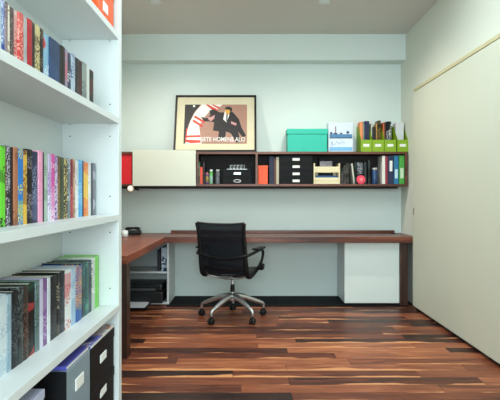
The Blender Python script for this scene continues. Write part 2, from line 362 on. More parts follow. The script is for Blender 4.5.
# ------------------------------------------------------------------ boxes on the bookcase
def storage_box(name, label, cat, x0, x1, y0, y1, z0, z1, m, face='x', lid=.045, labels=((.5, .45),), lidm=None, lw=.07, lh=.03, group=None, holder=LABELP, rim=.003):
    t = thing(name, label, cat, ((x0+x1)/2, (y0+y1)/2, z0), 0, group)
    c = t.location
    def bb(n, mm, *a, **k):
        o = MB().box(*a, **k).build(n, mm, t); o.data.transform(Matrix.Translation(-c)); return o
    bb('box_body', m, x0+rim, x1-rim, y0+rim, y1-rim, z0, z1-lid*.3, bev=.003)
    if lid: bb('lid', lidm or m, x0, x1, y0, y1, z1-lid, z1, bev=.004)
    for (u, v) in labels:
        zz = z0+v*(z1-z0)
        if face == 'x':
            yy = y0+u*(y1-y0); bb('label_holder', holder, x1-rim-.001, x1+.001, yy-lw/2, yy+lw/2, zz-lh/2, zz+lh/2, bev=.0008)
        else:
            xx = x0+u*(x1-x0); bb('label_holder', holder, xx-lw/2, xx+lw/2, y0-.001, y0+rim+.001, zz-lh/2, zz+lh/2, bev=.0008)
    return t
ORANGE = mat('orange_board', (236, 88, 16), 0.55, var=0.04)
GREYB = mat('grey_board', (128, 146, 156), 0.55, var=0.04)
storage_box('storage_box', 'bright orange storage box on the highest shelf of the white bookcase', 'box', -.93, -.672, 2.21, 2.475, SH['A'], SH['A']+.20, ORANGE, lid=.05, labels=((.45, .32),), lw=.07, lh=.045)
storage_box('storage_box', 'black lidded box at the bottom of the bookcase, lower of the stacked two', 'box', -.93, -.672, 2.11, 2.48, SH['E'], SH['E']+.187, BLACKB, group=None, labels=((.5, .72),), lw=.09, lh=.035)
storage_box('storage_box', 'black lidded box at the bottom of the bookcase, stacked on another black box', 'box', -.93, -.672, 2.11, 2.48, SH['E']+.188, SH['E']+.376, BLACKB, labels=((.5, .55),), lw=.09, lh=.035)
fbx = storage_box('file_box', 'grey file box with white label left of the stacked black boxes', 'box', -.93, -.668, 1.83, 2.10, SH['E'], .560, GREYB, lid=0, labels=((.5, .78), (.5, .25)), lw=.09, lh=.045)
o = B(-.932, -.672, 1.826, 1.834, SH['E']+.001, .559, bev=.001).build('end_panel', BLACKB, fbx); o.data.transform(Matrix.Translation(-fbx.location)); o['label'] = 'black sheet standing in for shade on the near end'  # dark sheet added over the grey box's near end to paint its shade
BM = [print_mat('mag_cover_a', (92, 96, 190), (226, 110, 60), 2, .5, (200, 206, 224), 20, 20), print_mat('mag_cover_b', (110, 116, 196), (210, 214, 232), 5, .5, (60, 60, 130), 20, 20),
      print_mat('mag_cover_c', (190, 196, 206), (180, 110, 80), 8, .5, (80, 84, 150), 20, 20)]
for y0, y1, zz, m, l in ((1.84, 2.09, .5603, BM[0], 'glossy magazine with blue and orange cover lying on the grey file box'),
                         (2.12, 2.28, .5513, BM[1], 'purple-blue magazine lying on the upper black box, nearer one'),
                         (2.29, 2.47, .5513, BM[2], 'pale patterned magazine lying on the upper black box against the end panel')):
    mg = B(-.90, -.676, y0, y1, zz, zz+.016, bev=.002).build('magazine', m, None, loc=(-.79, (y0+y1)/2, zz)); tag(mg, l, 'magazine', 'magazines lying on the bottom boxes')
    p = B(-.896, -.6745, y0+.003, y1-.003, zz+.004, zz+.012).build('pages', PAGES, None, loc=(-.79, (y0+y1)/2, zz)); p.parent = mg; p.location = (0, 0, 0)
storage_box('archive_box', 'pale lilac-grey box at the bottom left corner beside the grey file box', 'box', -.93, -.68, 1.45, 1.66, SH['E'], .565, mat('lilac_board', (176, 180, 204), .6), lid=.03, labels=())

# ------------------------------------------------------------------ desks
DT = .759
d = thing('desk', 'long walnut built-in desk running along the back wall', 'desk', (.4, 5.6, 0))
def place(o, t): o.data.transform(Matrix.Translation(-Vector(t.location))); o.parent = t; return o
place(B(-1.745, 1.783, 5.33, 5.915, DT-.062, DT, bev=.003).build('desk_top', DESK), d)
place(B(PX(171, 5.88), 1.70, 5.875, 5.915, DT, DT+.032, bev=.003).build('upstand', DESK), d)
place(MB().cyl((1.66, 5.80, DT), (1.66, 5.80, DT+.005), .035, n=24, bev=.001).build('cable_grommet', BLACK), d)
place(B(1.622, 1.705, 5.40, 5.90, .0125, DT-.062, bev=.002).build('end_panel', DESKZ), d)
d2 = thing('desk_return', 'walnut desk return on the left reaching from the corner towards the bookcase', 'desk', (-1.3, 4.5, 0))
place(B(-1.745, -.905, 3.68, 5.329, DT-.062, DT, bev=.003).build('desk_top', DESKY), d2)
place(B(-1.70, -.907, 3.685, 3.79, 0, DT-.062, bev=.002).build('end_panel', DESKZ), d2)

# cabinet under right end
cb = thing('desk_pedestal', 'white pedestal cabinet with plain door under the right end of the desk', 'cabinet', (1.32, 5.6, .0125))
cc = MB(); cc.box(1.030, 1.048, 5.445, 5.90, .03, .694); cc.box(1.60, 1.618, 5.445, 5.90, .03, .694); cc.box(1.048, 1.60, 5.445, 5.90, .03, .048); cc.box(1.048, 1.60, 5.445, 5.90, .676, .694); cc.box(1.048, 1.6, 5.885, 5.9, .048, .676)
place(cc.build('cabinet_body', WHITE), cb)
place(B(1.026, 1.619, 5.422, 5.4445, .035, .692, bev=.0015).build('door', mat('pedestal_lacquer', (218, 228, 224), .45, var=.015)), cb)
place(B(1.04, 1.61, 5.46, 5.88, .0125, .03).build('plinth', GAP), cb)
# open cubby in the left corner
cu = thing('corner_cubby', 'white open shelf unit under the desk in the left corner', 'shelf unit', (-1.22, 5.7, 0))
X0, X1, Y0 = -1.62, -.885, 5.46
place(B(X1-.022, X1, Y0, 5.90, 0.0125, DT-.064, bev=.001).build('side_panel', WHITE), cu)
place(B(X0, X0+.022, Y0, 5.90, 0.0125, DT-.064, bev=.001).build('side_panel', WHITE), cu)
place(B(X0+.022, X1-.022, Y0, 5.88, .352, .370, bev=.001).build('shelf', WHITE), cu)
place(B(X0+.022, X1-.022, Y0, 5.88, .013, .035, bev=.001).build('bottom_panel', WHITE), cu)
place(B(X0+.022, X1-.022, 5.88, 5.90, .013, DT-.064).build('back_panel', WHITE), cu)
# printer
pr = thing('printer', 'black printer with paper tray pulled out, in the lower part of the corner cubby', 'printer', (-1.20, 5.6, .036))
PB = mat('printer_black', (26, 28, 30), .35)
place(B(-1.46, -.945, 5.40, 5.80, .036, .16, bev=.012).build('printer_body', PB), pr)
place(B(-1.45, -.955, 5.43, 5.79, .16, .235, bev=.02).build('scanner_lid', PB), pr)
place(B(-1.40, -1.02, 5.395, 5.4, .17, .20, bev=.001).build('control_panel', mat('panel_grey', (70, 74, 78), .4)), pr)
place(B(-1.36, -1.07, 5.16, 5.42, .030, .040, bev=.002).build('paper_tray', PB), pr)
pp = B(-1.34, -1.09, 5.17, 5.40, .0405, .052, bev=.001).build('paper_stack', mat('white_paper', (214, 220, 226), .7)); place(pp, pr)
# magazines/folder in the upper cubby
t = B(-1.02, -.985, 5.50, 5.76, .3705, .60, bev=.002).build('binder', mat('dark_navy_board', (24, 32, 46), .5), None, loc=(-1.0, 5.63, .3705)); tag(t, 'dark navy binder standing in the upper part of the corner cubby', 'binder')
t = MB()
for i in range(1): t.box(-.975, -.915, 5.49, 5.77, .3705, .63, bev=.006)
t = t.build('shopping_bag', print_mat('bag_print', (190, 202, 214), (28, 44, 84), 3.3, .75, None, 10, 14), None, loc=(-.945, 5.63, .3705)); tag(t, 'white and navy patterned bag standing beside the binder in the corner cubby', 'bag')

# ------------------------------------------------------------------ wall shelf
ws = thing('wall_shelf', 'long dark walnut wall shelf box mounted on the back wall above the desk', 'shelf', (.2, 5.77, 1.3))
YS, ZT, ZBm = 5.62, 1.694, 1.306
XE = 1.770
def ledge(mb, x0, x1, z0, z1):
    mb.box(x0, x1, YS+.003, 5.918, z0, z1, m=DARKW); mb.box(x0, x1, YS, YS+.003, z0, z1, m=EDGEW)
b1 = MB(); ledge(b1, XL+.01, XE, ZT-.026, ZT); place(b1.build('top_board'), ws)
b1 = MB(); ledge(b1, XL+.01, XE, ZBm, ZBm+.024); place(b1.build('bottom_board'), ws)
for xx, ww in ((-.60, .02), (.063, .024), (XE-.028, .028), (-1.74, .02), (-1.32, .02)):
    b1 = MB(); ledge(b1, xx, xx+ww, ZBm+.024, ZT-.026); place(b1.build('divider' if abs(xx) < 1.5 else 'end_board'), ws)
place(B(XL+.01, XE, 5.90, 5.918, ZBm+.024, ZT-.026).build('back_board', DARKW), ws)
place(B(XL+.01, PX(398, 5.68), 5.68, 5.918, ZBm-.026, ZBm-.0005).build('mounting_cleat', DARKW), ws)
place(B(-1.312, -.606, 5.585, 5.612, 1.308, 1.709, bev=.002).build('sliding_door', CABW), ws)
SHZ = ZBm+.0245; TOPZ = ZT+.0005
Yf = 5.66
def stand(name, px0, px1, ytop, m, label, cat, depth=.2, Y=Yf, z=None, group=None, bev=.002, parts=()):
    """upright item standing on the shelf board with its front at depth Y; parts: (name, u0,u1,v0,v1,mat) on its face"""
    z = SHZ if z is None else z
    x0, x1 = PX(px0, Y), PX(px1, Y); h = PZ(ytop, Y)-z
    o = B(x0, x1, Y, Y+depth, z, z+h, bev=min(bev, (x1-x0)*.2)).build(name, m, None, loc=((x0+x1)/2, Y+depth/2, z)); tag(o, label, cat, group)
    for (n, u0, u1, v0, v1, mm) in parts:
        p = B(x0+u0*(x1-x0), x0+u1*(x1-x0), Y-.0012, Y+.001, z+v0*h, z+v1*h).build(n, mm, None, loc=((x0+x1)/2, Y+depth/2, z)); p.parent = o; p.location = (0, 0, 0)
    return o
# red box behind left
storage_box('storage_box', 'red storage box in the wall shelf left of the white sliding door', 'box', -1.62, -1.325, 5.635, 5.88, SHZ, 1.665, mat('red_board', (214, 14, 30), .5, var=.03), face='y', lid=0, labels=())
# bay 1
stand('book', 197, 199.6, 161, print_mat('sb1', (40, 110, 80), (150, 190, 160), 1, .4), 'green spined book in the left bay, beside the sliding door', 'book', group='books in the left bay')
stand('book', 199.8, 202.6, 167, print_mat('sb2', (214, 78, 56), (232, 150, 110), 2, .4), 'red orange book in the left bay of the wall shelf', 'book', group='books in the left bay')
stand('book', 202.8, 205, 162, print_mat('sb3', (34, 28, 30), (80, 60, 60), 2, .3), 'black book in the left bay next to the red orange book', 'book', group='books in the left bay')
def jar(px, py0, r, h, m, lidm, label, Y=5.70, name='jar', cat='jar'):
    x = PX(px, Y); t = thing(name, label, cat, (x, Y, SHZ))
    MB().lathe([(r*.9, 0), (r, .006), (r, h*.78), (r*.78, h*.86), (r*.78, h*.88)]).build('jar_body', m, t)
    MB().lathe([(r*.82, h*.881), (r*.86, h*.885), (r*.86, h*.99), (r*.8, h)]).build('lid', lidm, t)
jar(207.0, 0, .022, .155, print_mat('jar_multi', (90, 150, 70), (220, 130, 60), 4, .6, (60, 60, 120)), BLACK, 'tall multicoloured tin in the left bay, orange and green print', name='tin', cat='tin')
jar(211.2, 0, .020, .165, print_mat('jar_lil', (90, 170, 80), (170, 180, 210), 9, .6), LABELP, 'pale lilac and green can in the left bay with white cap', name='can', cat='can')
jar(217.8, 0, .025, .165, print_mat('jar_grey', (110, 116, 120), (60, 60, 66), 6, .5), mat('pale_cap', (190, 190, 190), .4), 'grey jar with pale lid left of the black drawer boxes')
def drawer_box(px0, px1, y0, y1, label, group, kind='drawer_box', hold=LABELP, ring=False, Y=5.645):
    x0, x1 = PX(px0, Y), PX(px1, Y); z1, z0 = PZ(y0, Y), PZ(y1, Y); z0 = max(z0, SHZ)
    t = thing(kind, label, 'box', ((x0+x1)/2, Y+.12, z0), 0, group); c = t.location
    for n, mm, a in (('box_body', BLACKB, (x0, x1, Y, Y+.23, z0+.0005, z1-.0005, .003)), ('lid', BLACKB, (x0-.002, x1+.002, Y-.002, Y+.232, z1-.02, z1-.0004, .002))):
        o = B(*a[:6], bev=a[6]).build(n, mm, t); o.data.transform(Matrix.Translation(-c))
    cx = (x0+x1)/2; zc = (z0+z1)/2-.004
    if ring:
        pts = [(cx+.04*math.cos(a*math.pi/8), Y-.006, zc+.014*math.sin(a*math.pi/8)) for a in range(17)]
        o = MB().tube(pts, .0045, n=8).build('ring_pull', CHROME, t)
    else: o = B(cx-.04, cx+.04, Y-.004, Y+.001, zc-.012, zc+.016, bev=.001).build('label_holder', hold, t)
    o.data.transform(Matrix.Translation(-c)); return t
drawer_box(222.5, 252, 177.2, 184.4, 'black box with ring pull in the left bay, under another black box', 'black boxes in the left bay', ring=True)
drawer_box(223.5, 251, 169.5, 177.1, 'black box with metal label plate stacked on top in the left bay', 'black boxes in the left bay', hold=CHROME)
# silver gadgets on top
sg = thing('desk_ornament', 'small silver openwork metal ornament lying on the black boxes in the left bay', 'ornament', (PX(237, 5.72), 5.72, PZ(169.4, 5.645)))
mm = MB(); mm.box(-.115, .115, -.03, .03, .001, .008, bev=.002)
for i in range(9):
    x = -.085+i*.02; mm.tube([(x, 0, .008), (x+.012*(-1)**i, 0, .032), (x+.01, 0, .052)], .0035, n=6)
mm.tube([(-.09, 0, .052), (.09, 0, .054)], .0035, n=6); mm.tube([(-.09, 0, .03), (.09, 0, .03)], .003, n=6)
mm.build('metalwork', CHROME, sg)
# bay 2
OB = mat('orange_red_board', (246, 88, 40), .5)
storage_box('storage_box', 'small orange red box in the wall shelf right of the centre divider', 'box', PX(258, 5.66), PX(268, 5.66), 5.66, 5.82, SHZ, PZ(165.5, 5.66), OB, face='y', lid=.03, labels=())
stand('book', 269.2, 274, 156.5, mat('navy_cloth', (24, 32, 60), .6), 'tall navy book right of the small orange red box', 'book', group='books beside the black drawer boxes')
stand('book', 274.2, 276, 158, mat('brown_cloth', (96, 60, 44), .6), 'thin brown book right of the tall navy book', 'book', group='books beside the black drawer boxes')
stand('book', 276.2, 279, 157, mat('cream_cloth', (176, 172, 150), .6), 'cream grey book touching the stack of four black boxes', 'book', group='books beside the black drawer boxes')
ys = [155.6, 162.9, 170.1, 177.3, 184.5]
for i, w_ in enumerate(('topmost', 'second from the top', 'third from the top', 'bottom one')):
    drawer_box(279.8, 312.4, ys[i], ys[i+1]-.05, f'black box with white label in the stack of four, {w_}', 'stack of four black boxes in the wall shelf')
# wooden letter tray
lt = thing('letter_rack', 'cream wooden letter rack holding papers in the wall shelf', 'letter rack', (PX(326.7, 5.66), 5.75, SHZ)); c = lt.location
CREAM = wood_mat('pale_birch', (206, 192, 150), (222, 210, 172), (232, 222, 190), 'X', .5)
xa, xb = PX(313.6, 5.66), PX(340, 5.66)
for n, a in (('side_panel', (xa, xa+.016, 5.655, 5.84, SHZ, PZ(163.3, 5.66))), ('side_panel', (xb-.016, xb, 5.655, 5.84, SHZ, PZ(163.3, 5.66))),
             ('front_panel', (xa+.016, xb-.016, 5.66, 5.672, SHZ+.002, PZ(177.5, 5.66))), ('front_rail', (xa+.016, xb-.016, 5.66, 5.672, PZ(172.6, 5.66), PZ(166.6, 5.66))),
             ('tray_floor', (xa+.016, xb-.016, 5.672, 5.84, SHZ, SHZ+.008)), ('back_panel', (xa+.016, xb-.016, 5.83, 5.84, SHZ+.008, PZ(166, 5.66)))):
    o = B(*a, bev=.0015).build(n, CREAM, lt); o.data.transform(Matrix.Translation(-c))
stand('envelope', 315.8, 337.5, 175.6, mat('blue_paper', (44, 96, 150), .6), 'blue papers showing through the slot of the letter rack', 'papers', depth=.02, Y=5.70, z=SHZ+.009)
stand('photo_box', 319, 333, 157.3, BLACKB, 'black box with printed pale label standing in the letter rack', 'box', depth=.09, Y=5.73, z=SHZ+.009,
      parts=(('printed_label', .06, .94, .62, .85, print_mat('pale_label', (170, 160, 165), (90, 80, 90), 3, .5, None, 60, 60)),))
# dark books & co
DB = [(341.2, 343.4, 168, (30, 40, 38), 'dark green'), (343.6, 346, 165, (52, 46, 44), 'dark brown'), (346.2, 348.8, 163, (24, 24, 26), 'black')]
for a, b_, y, cc_, n in DB:
    stand('book', a, b_, y, print_mat('db_'+n, cc_, (110, 104, 96), a, .35), f'{n} book right of the letter rack', 'book', group='dark books right of the letter rack')
ln = B(-.008, .008, -.1, .1, 0, .235, bev=.002).build('book', mat('ivory_cloth', (198, 200, 186), .6)); ln.location = (PX(352.6, 5.77), 5.77, SHZ+.002); ln.rotation_euler = (0, math.radians(-7), 0)
tag(ln, 'thin ivory book leaning among the dark books of the wall shelf', 'book', 'dark books right of the letter rack')
stand('book', 354.6, 356.6, 162, print_mat('db5', (28, 34, 38), (60, 80, 76), 5, .3), 'slim dark slate book right of the leaning ivory book', 'book', group='dark books right of the letter rack')
stand('photo_card', 357.2, 363.8, 162.5, print_mat('photo_print', (96, 100, 108), (190, 192, 196), 4, .5, (40, 40, 44), 30, 30), 'grey photo card standing behind the round pink object', 'photograph', depth=.012, Y=5.76)
stand('book', 364.6, 366.4, 162, mat('db6', (34, 44, 46), .6), 'dark teal book right of the grey photo card', 'book', group='dark books right of the letter rack')
stand('book', 368.0, 370.4, 160.5, print_mat('db7', (18, 18, 20), (70, 84, 84), 5, .3), 'tall black book left of the blue jar', 'book', group='dark books right of the letter rack')
pk = thing('round_tin', 'round pink red tin standing on edge in the wall shelf', 'tin', (PX(361, 5.66), 5.67, SHZ))
R_ = .050
MB().lathe([(R_*.94, 0), (R_, .004), (R_, .034), (R_*.94, .038)], M=Matrix.Translation((0, .02, R_)) @ Matrix.Rotation(math.radians(90), 4, 'X')).build('tin_body', mat('pink_enamel', (232, 62, 88), .4, var=.05, scale=30), pk)
MB().lathe([(R_*.35, 0), (R_*.4, .002), (R_*.35, .004)], M=Matrix.Translation((0, -.0185, R_)) @ Matrix.Rotation(math.radians(90), 4, 'X')).build('centre_label', mat('pale_pink', (240, 130, 140), .4), pk)
jar(374.6, 0, .032, .185, mat('blue_glaze', (40, 70, 112), .25), mat('jar_lid', (196, 196, 188), .4), 'blue jar with pale lid between the black book and the white binder', Y=5.69)
BL = LABELP
stand('binder', 382.2, 385.2, 155.8, mat('white_board', (222, 220, 212), .5), 'narrow white binder left of the maroon binder', 'binder', Y=5.645, group='binders at the right end')
stand('binder', 385.4, 387.6, 156, mat('maroon_board', (142, 34, 54), .5), 'narrow maroon binder between the white and the navy one', 'binder', Y=5.645, group='binders at the right end')
stand('binder', 387.9, 393.6, 155.6, mat('navy_board', (20, 34, 72), .5), 'navy binder with white spine label in the wall shelf', 'binder', Y=5.645, group='binders at the right end', parts=(('spine_label', .3, .78, .45, .82, BL),))
stand('binder', 394, 398.6, 155.6, mat('blue_board', (30, 110, 156), .5), 'teal blue binder with low white spine label', 'binder', Y=5.645, group='binders at the right end', parts=(('spine_label', .2, .8, .2, .52, mat('pale_blue_label', (190, 220, 226), .6)),))
stand('binder', 399.2, 404.6, 155.4, mat('green_board', (70, 160, 62), .5), 'green binder with pale spine label, last in the wall shelf', 'binder', Y=5.645, group='binders at the right end', parts=(('spine_label', .2, .8, .2, .56, mat('pale_green_label', (196, 220, 190), .6)),))

# ------------------------------------------------------------------ on top of the shelf
TEAL = mat('turquoise_board', (30, 178, 156), .5, var=.02)
tb = thing('storage_box', 'large turquoise storage box with lid on top of the wall shelf', 'box', (.648, 5.76, TOPZ)); c = tb.location
o = B(.425, .872, 5.648, 5.87, TOPZ, 1.94, bev=.004).build('box_body', TEAL, tb); o.data.transform(Matrix.Translation(-c))
o = B(.418, .879, 5.641, 5.877, 1.895, 1.956, bev=.005).build('lid', TEAL, tb); o.data.transform(Matrix.Translation(-c))
# illustrated box
gx0, gx1 = PX(328.3, 5.68), PX(353.6, 5.68); gh = PZ(122.3, 5.68)-TOPZ
gb = B(gx0, gx1, 5.68, 5.80, TOPZ, TOPZ+gh, bev=.012, seg=3).build('illustrated_box', mat('ice_white', (200, 212, 224), .45), None, loc=((gx0+gx1)/2, 5.74, TOPZ))
tag(gb, 'white and blue illustrated box standing right of the turquoise box', 'box')
il = MB(); gw = gx1-gx0
def fq(u0, u1, v0, v1, m, k=1): il.box(gx0+u0*gw, gx0+u1*gw, 5.68-.0006*k, 5.682, TOPZ+v0*gh, TOPZ+v1*gh, m=m)
fq(.05, .95, .46, .60, mat('harbour_blue', (70, 122, 168), .5, var=.3, scale=20)); fq(.05, .95, .46, .49, mat('deep_blue', (34, 58, 96), .5), 2)
fq(.05, .95, .04, .17, mat('sea_blue', (120, 180, 222), .5, var=.1, scale=20)); fq(.05, .95, .17, .42, mat('pale_lilac', (206, 220, 238), .5))
fq(.27, .31, .6, .86, mat('mast_red', (120, 80, 90), .5), 2); fq(.2, .36, .6, .64, MC['deep_blue'], 2); fq(.07, .16, .6, .67, MC['deep_blue'], 2); fq(.46, .55, .6, .65, MC['deep_blue'], 2); fq(.72, .82, .62, .70, MC['deep_blue'], 2)
o = il.build('printed_picture'); o.data.transform(Matrix.Translation(-Vector(gb.location))); o.parent = gb
sc = MB(); sc.tube([(gx0+.03, 5.6785, TOPZ+.07), (gx0+.045, 5.6785, TOPZ+.12), (gx0+.05, 5.6785, TOPZ+.08), (gx0+.08, 5.6785, TOPZ+.09), (gx0+.10, 5.6785, TOPZ+.12), (gx0+.125, 5.6785, TOPZ+.09), (gx0+.15, 5.6785, TOPZ+.115), (gx0+.19, 5.6785, TOPZ+.1)], .0022, n=6)
o = sc.build('script_flourish', MC['harbour_blue']); o.data.transform(Matrix.Translation(-Vector(gb.location))); o.parent = gb
# magazine files
LIME = mat('lime_board', (128, 166, 18), .5, var=.03)
LIMED = LIME
FX = [(361.0, 371.8), (372.3, 384.0), (384.6, 396.2), (397.4, 408.0)]
fl = ['leftmost green magazine file on the wall shelf, beside the illustrated box', 'second green magazine file from the left on the wall shelf', 'third green magazine file from the left on the wall shelf', 'rightmost green magazine file, beside the right wall']
Y0f, Y1f = 5.645, 5.885
for (a, b_), l in zip(FX, fl):
    x0, x1 = PX(a, Y0f), PX(b_, Y0f); t = thing('magazine_file', l, 'magazine file', ((x0+x1)/2, 5.76, TOPZ), 0, 'green magazine files on the wall shelf'); c = t.location
    side = [(Y0f, TOPZ), (Y1f, TOPZ), (Y1f, TOPZ+.31), (Y1f-.07, TOPZ+.31), (Y0f, TOPZ+.135)]
    m_ = MB(); m_.prism(side, x0, x0+.003, 'X'); m_.prism(side, x1-.003, x1, 'X'); m_.box(x0+.003, x1-.003, Y0f, Y0f+.003, TOPZ, TOPZ+.135); m_.box(x0+.003, x1-.003, Y1f-.003, Y1f, TOPZ, TOPZ+.31); m_.box(x0+.003, x1-.003, Y0f+.003, Y1f-.003, TOPZ, TOPZ+.003)
    o = m_.build('file_body', LIME, t); o.data.transform(Matrix.Translation(-c))
    xc = (x0+x1)/2; o = B(xc-.034, xc+.034, Y0f-.0025, Y0f+.001, TOPZ+.058, TOPZ+.088, bev=.0008).build('label_holder', LABELP, t); o.data.transform(Matrix.Translation(-c))
YC = 5.73
def cont(fi, u0, u1, ytop, m, label, name='folder', cat='folder', Y=YC, d=.13):
    a, b_ = FX[fi]; x0 = PX(a, Y0f)+.006; x1 = PX(b_, Y0f)-.006
    xx0 = x0+u0*(x1-x0); xx1 = x0+u1*(x1-x0); h = PZ(ytop, Y)-(TOPZ+.0035)
    o = B(xx0, xx1, Y, Y+d, TOPZ+.0035, TOPZ+.0035+h, bev=min(.003, (xx1-xx0)*.2)).build(name, m, None, loc=((xx0+xx1)/2, Y+d/2, TOPZ+.0035)); tag(o, label, cat, 'folders in the green magazine files')
cont(0, .0, .30, 121.8, mat('apricot', (228, 142, 90), .6), 'apricot orange folder in the leftmost green magazine file')
cont(0, .36, .46, 123, mat('grey_card', (150, 156, 156), .6), 'grey card folder in the leftmost green magazine file')
cont(0, .50, .98, 121, mat('navy_card', (22, 30, 66), .6), 'navy folder in the leftmost green magazine file')
cont(1, .02, .10, 123, mat('pale_card', (186, 190, 176), .6), 'pale thin folder in the second green magazine file')
cont(1, .13, .44, 127, mat('black_card', (18, 18, 20), .6), 'short black folder in the second green magazine file')
cont(1, .48, .60, 123.5, mat('tan_card', (176, 130, 70), .6), 'tan folder in the second green magazine file')
cont(1, .64, .94, 120.5, print_mat('olive_card', (44, 44, 26), (150, 120, 50), 6, .5, None, 20, 30), 'dark olive and mustard folder in the second green magazine file')
cont(2, .0, .13, 122.3, mat('rust_card', (190, 96, 60), .6), 'rust orange folder in the third green magazine file')
cont(2, .16, .26, 122, mat('dark_brown_card', (60, 36, 30), .6), 'dark brown folder in the third green magazine file')
cont(2, .34, .80, 121.3, print_mat('bw_card', (28, 34, 36), (210, 214, 214), 7, .5, None, 16, 40), 'black folder with white print in the third green magazine file')
cont(3, .0, .85, 122.5, mat('white_card', (204, 208, 210), .6), 'white folder filling the rightmost green magazine file')

# ------------------------------------------------------------------ framed poster
FW, FH = .945, .712
fr = thing('framed_poster', 'black framed poster with a suited figure leaning on the wall shelf', 'poster', (-.398, 5.672, TOPZ))
ang = math.atan2(.205, .682); fr.rotation_euler = (-ang, 0, 0)
fb = MB(); fw = .023
fb.box(-FW/2, FW/2, -.012, .012, 0, fw, bev=.002); fb.box(-FW/2, FW/2, -.012, .012, FH-fw, FH, bev=.002)
fb.box(-FW/2, -FW/2+fw, -.012, .012, fw, FH-fw, bev=.002); fb.box(FW/2-fw, FW/2, -.012, .012, fw, FH-fw, bev=.002)
fb.build('frame', BLACK, fr)
B(-FW/2+fw, FW/2-fw, 0, .01, fw, FH-fw).build('mat_board', mat('cream_mount', (204, 198, 170), .8), fr)
def U(px): return (px-215.4)/82.2*FW
def V(py): return (151-py)/56.3*FH
art = MB()
def ap(pts, m, k):
    P = [(U(a), V(b_)) for a, b_ in pts]
    art.prism(P, -.0005*k-.0005, -.0002, 'Y', m=m)
MAUVE = mat('poster_mauve', (158, 120, 104), .6, var=.08, scale=12); PK = mat('poster_black', (24, 22, 26), .6); PWH = mat('poster_white', (222, 220, 216), .6); PRD = mat('poster_red', (196, 60, 48), .6)
SKIN = mat('poster_tan', (206, 156, 60), .6)
ap([(184, 104), (247, 104), (247, 143), (184, 143)], MAUVE, 1)
ap([(184, 104), (200, 104), (193, 113), (188, 125), (185.5, 138), (185.5, 143), (184, 143)], PK, 2)
ap([(201, 104), (222, 104), (217, 109), (210, 110), (203, 118), (199, 126), (202, 143), (185.5, 143), (187, 132), (190, 121), (195, 111)], PWH, 2)
for q in ([(205, 104), (207.5, 104), (218, 109.5), (214, 111.5)], [(210.5, 104), (213, 104), (219.5, 107), (218.4, 108.6)],
          [(194.5, 115), (205, 121), (204, 123), (193.5, 117)], [(193, 119), (203, 125), (202, 127), (192, 121)],
          [(186.8, 135), (200.5, 134.6), (200.8, 136.6), (186.4, 137)], [(186.2, 139), (200.8, 139.6), (201.2, 142), (191, 142.6), (186, 141)], [(185.5, 141.4), (186.4, 128), (187.6, 128), (186.6, 143)]):
    ap(q, PRD, 3)
# suited figure
ap([(200, 116), (206, 118), (210, 115), (209, 110), (214, 109), (219, 112), (224, 112), (228, 110.5), (233, 112), (239, 119), (241.5, 127), (246, 135), (243, 137), (238, 131), (241, 141), (236, 142), (231, 133), (226, 131), (225, 139), (218, 139), (219, 131), (213, 130), (214, 122), (209, 121), (204, 121)], PK, 4)
ap([(224.5, 111), (229, 111), (229, 115), (226.5, 122), (223, 119)], PWH, 5)
ap([(226.2, 113.5), (227.6, 113.5), (227.2, 121), (226, 121)], MC['navy_card'], 6)
ap([(224.5, 108.5), (229.5, 108.5), (230, 111.5), (228, 114.5), (225.8, 113.8)], SKIN, 6)
ap([(224.3, 108.9), (225.5, 106.8), (228.5, 106), (231.6, 107.5), (232, 110.5), (230.3, 112), (229.6, 109.6)], PK, 7)
ap([(207, 117), (211, 116.5), (214.5, 114.5), (214, 118), (211, 121), (209, 120)], mat('poster_pink', (190, 140, 140), .6), 5)
ap([(231, 121), (236.5, 123), (236, 125.4), (231, 123.4)], MC['poster_pink'], 5)
ap([(232, 134), (229, 142), (236, 142)], MC['poster_pink'], 3)
art.cyl((U(193.3), -.003, V(105.6)), (U(193.3), -.0005, V(105.6)), .014, n=20, m=PWH)
art.build('artwork', None, fr)
fc = bpy.data.curves.new('t', 'FONT'); fc.body = 'SETE HOMENS ALO'; fc.size = .066; fc.extrude = .0006; fc.align_x = 'CENTER'; fc.offset = .0008
fo = bpy.data.objects.new('t', fc); COL.objects.link(fo); bpy.context.view_layer.update()
me = bpy.data.meshes.new_from_object(fo.evaluated_get(bpy.context.evaluated_depsgraph_get())); bpy.data.objects.remove(fo)
xs_ = [v.co.x for v in me.vertices]; wd = max(xs_)-min(xs_); k_ = (U(245)-U(201.5))/wd
me.transform(Matrix.Translation((U(223.3), -.0048, V(140.9))) @ Matrix.Rotation(math.radians(90), 4, 'X') @ Matrix.Diagonal((k_, 1.15, 1, 1)))
me.materials.clear(); me.materials.append(PWH); o = bpy.data.objects.new('lettering', me); COL.objects.link(o); o.parent = fr
B(-FW/2+fw, FW/2-fw, -.0078, -.0070, fw, FH-fw).bm.free()

# ------------------------------------------------------------------ desk lamp and things on the desk
dl = thing('desk_lamp', 'black articulated desk lamp at the left end of the desk, under the red box', 'desk lamp', (-1.47, 5.72, DT+.0005))
MB().lathe([(.075, 0), (.078, .004), (.075, .016), (.02, .022), (.012, .03)], n=32).build('base', BLACK, dl)
MB().tube([(0, 0, .02), (-.045, 0, .26)], .007, n=10).build('lower_arm', BLACK, dl)
MB().tube([(-.045, 0, .26), (.02, -.05, .535)], .006, n=10).build('upper_arm', BLACK, dl)
MB().cyl((-.045, -.012, .26), (-.045, .012, .26), .012, n=16).build('joint', CHROME, dl)
Mh = Matrix.Translation((.125, -.09, .515)) @ Matrix.Rotation(math.radians(75), 4, 'X') @ Matrix.Rotation(math.radians(15), 4, 'Y')
MB().lathe([(.014, -.045), (.026, -.04), (.03, -.015), (.045, .02), (.044, .022), (.028, -.012), (.012, -.035)], M=Mh).build('lamp_shade', BLACK, dl)
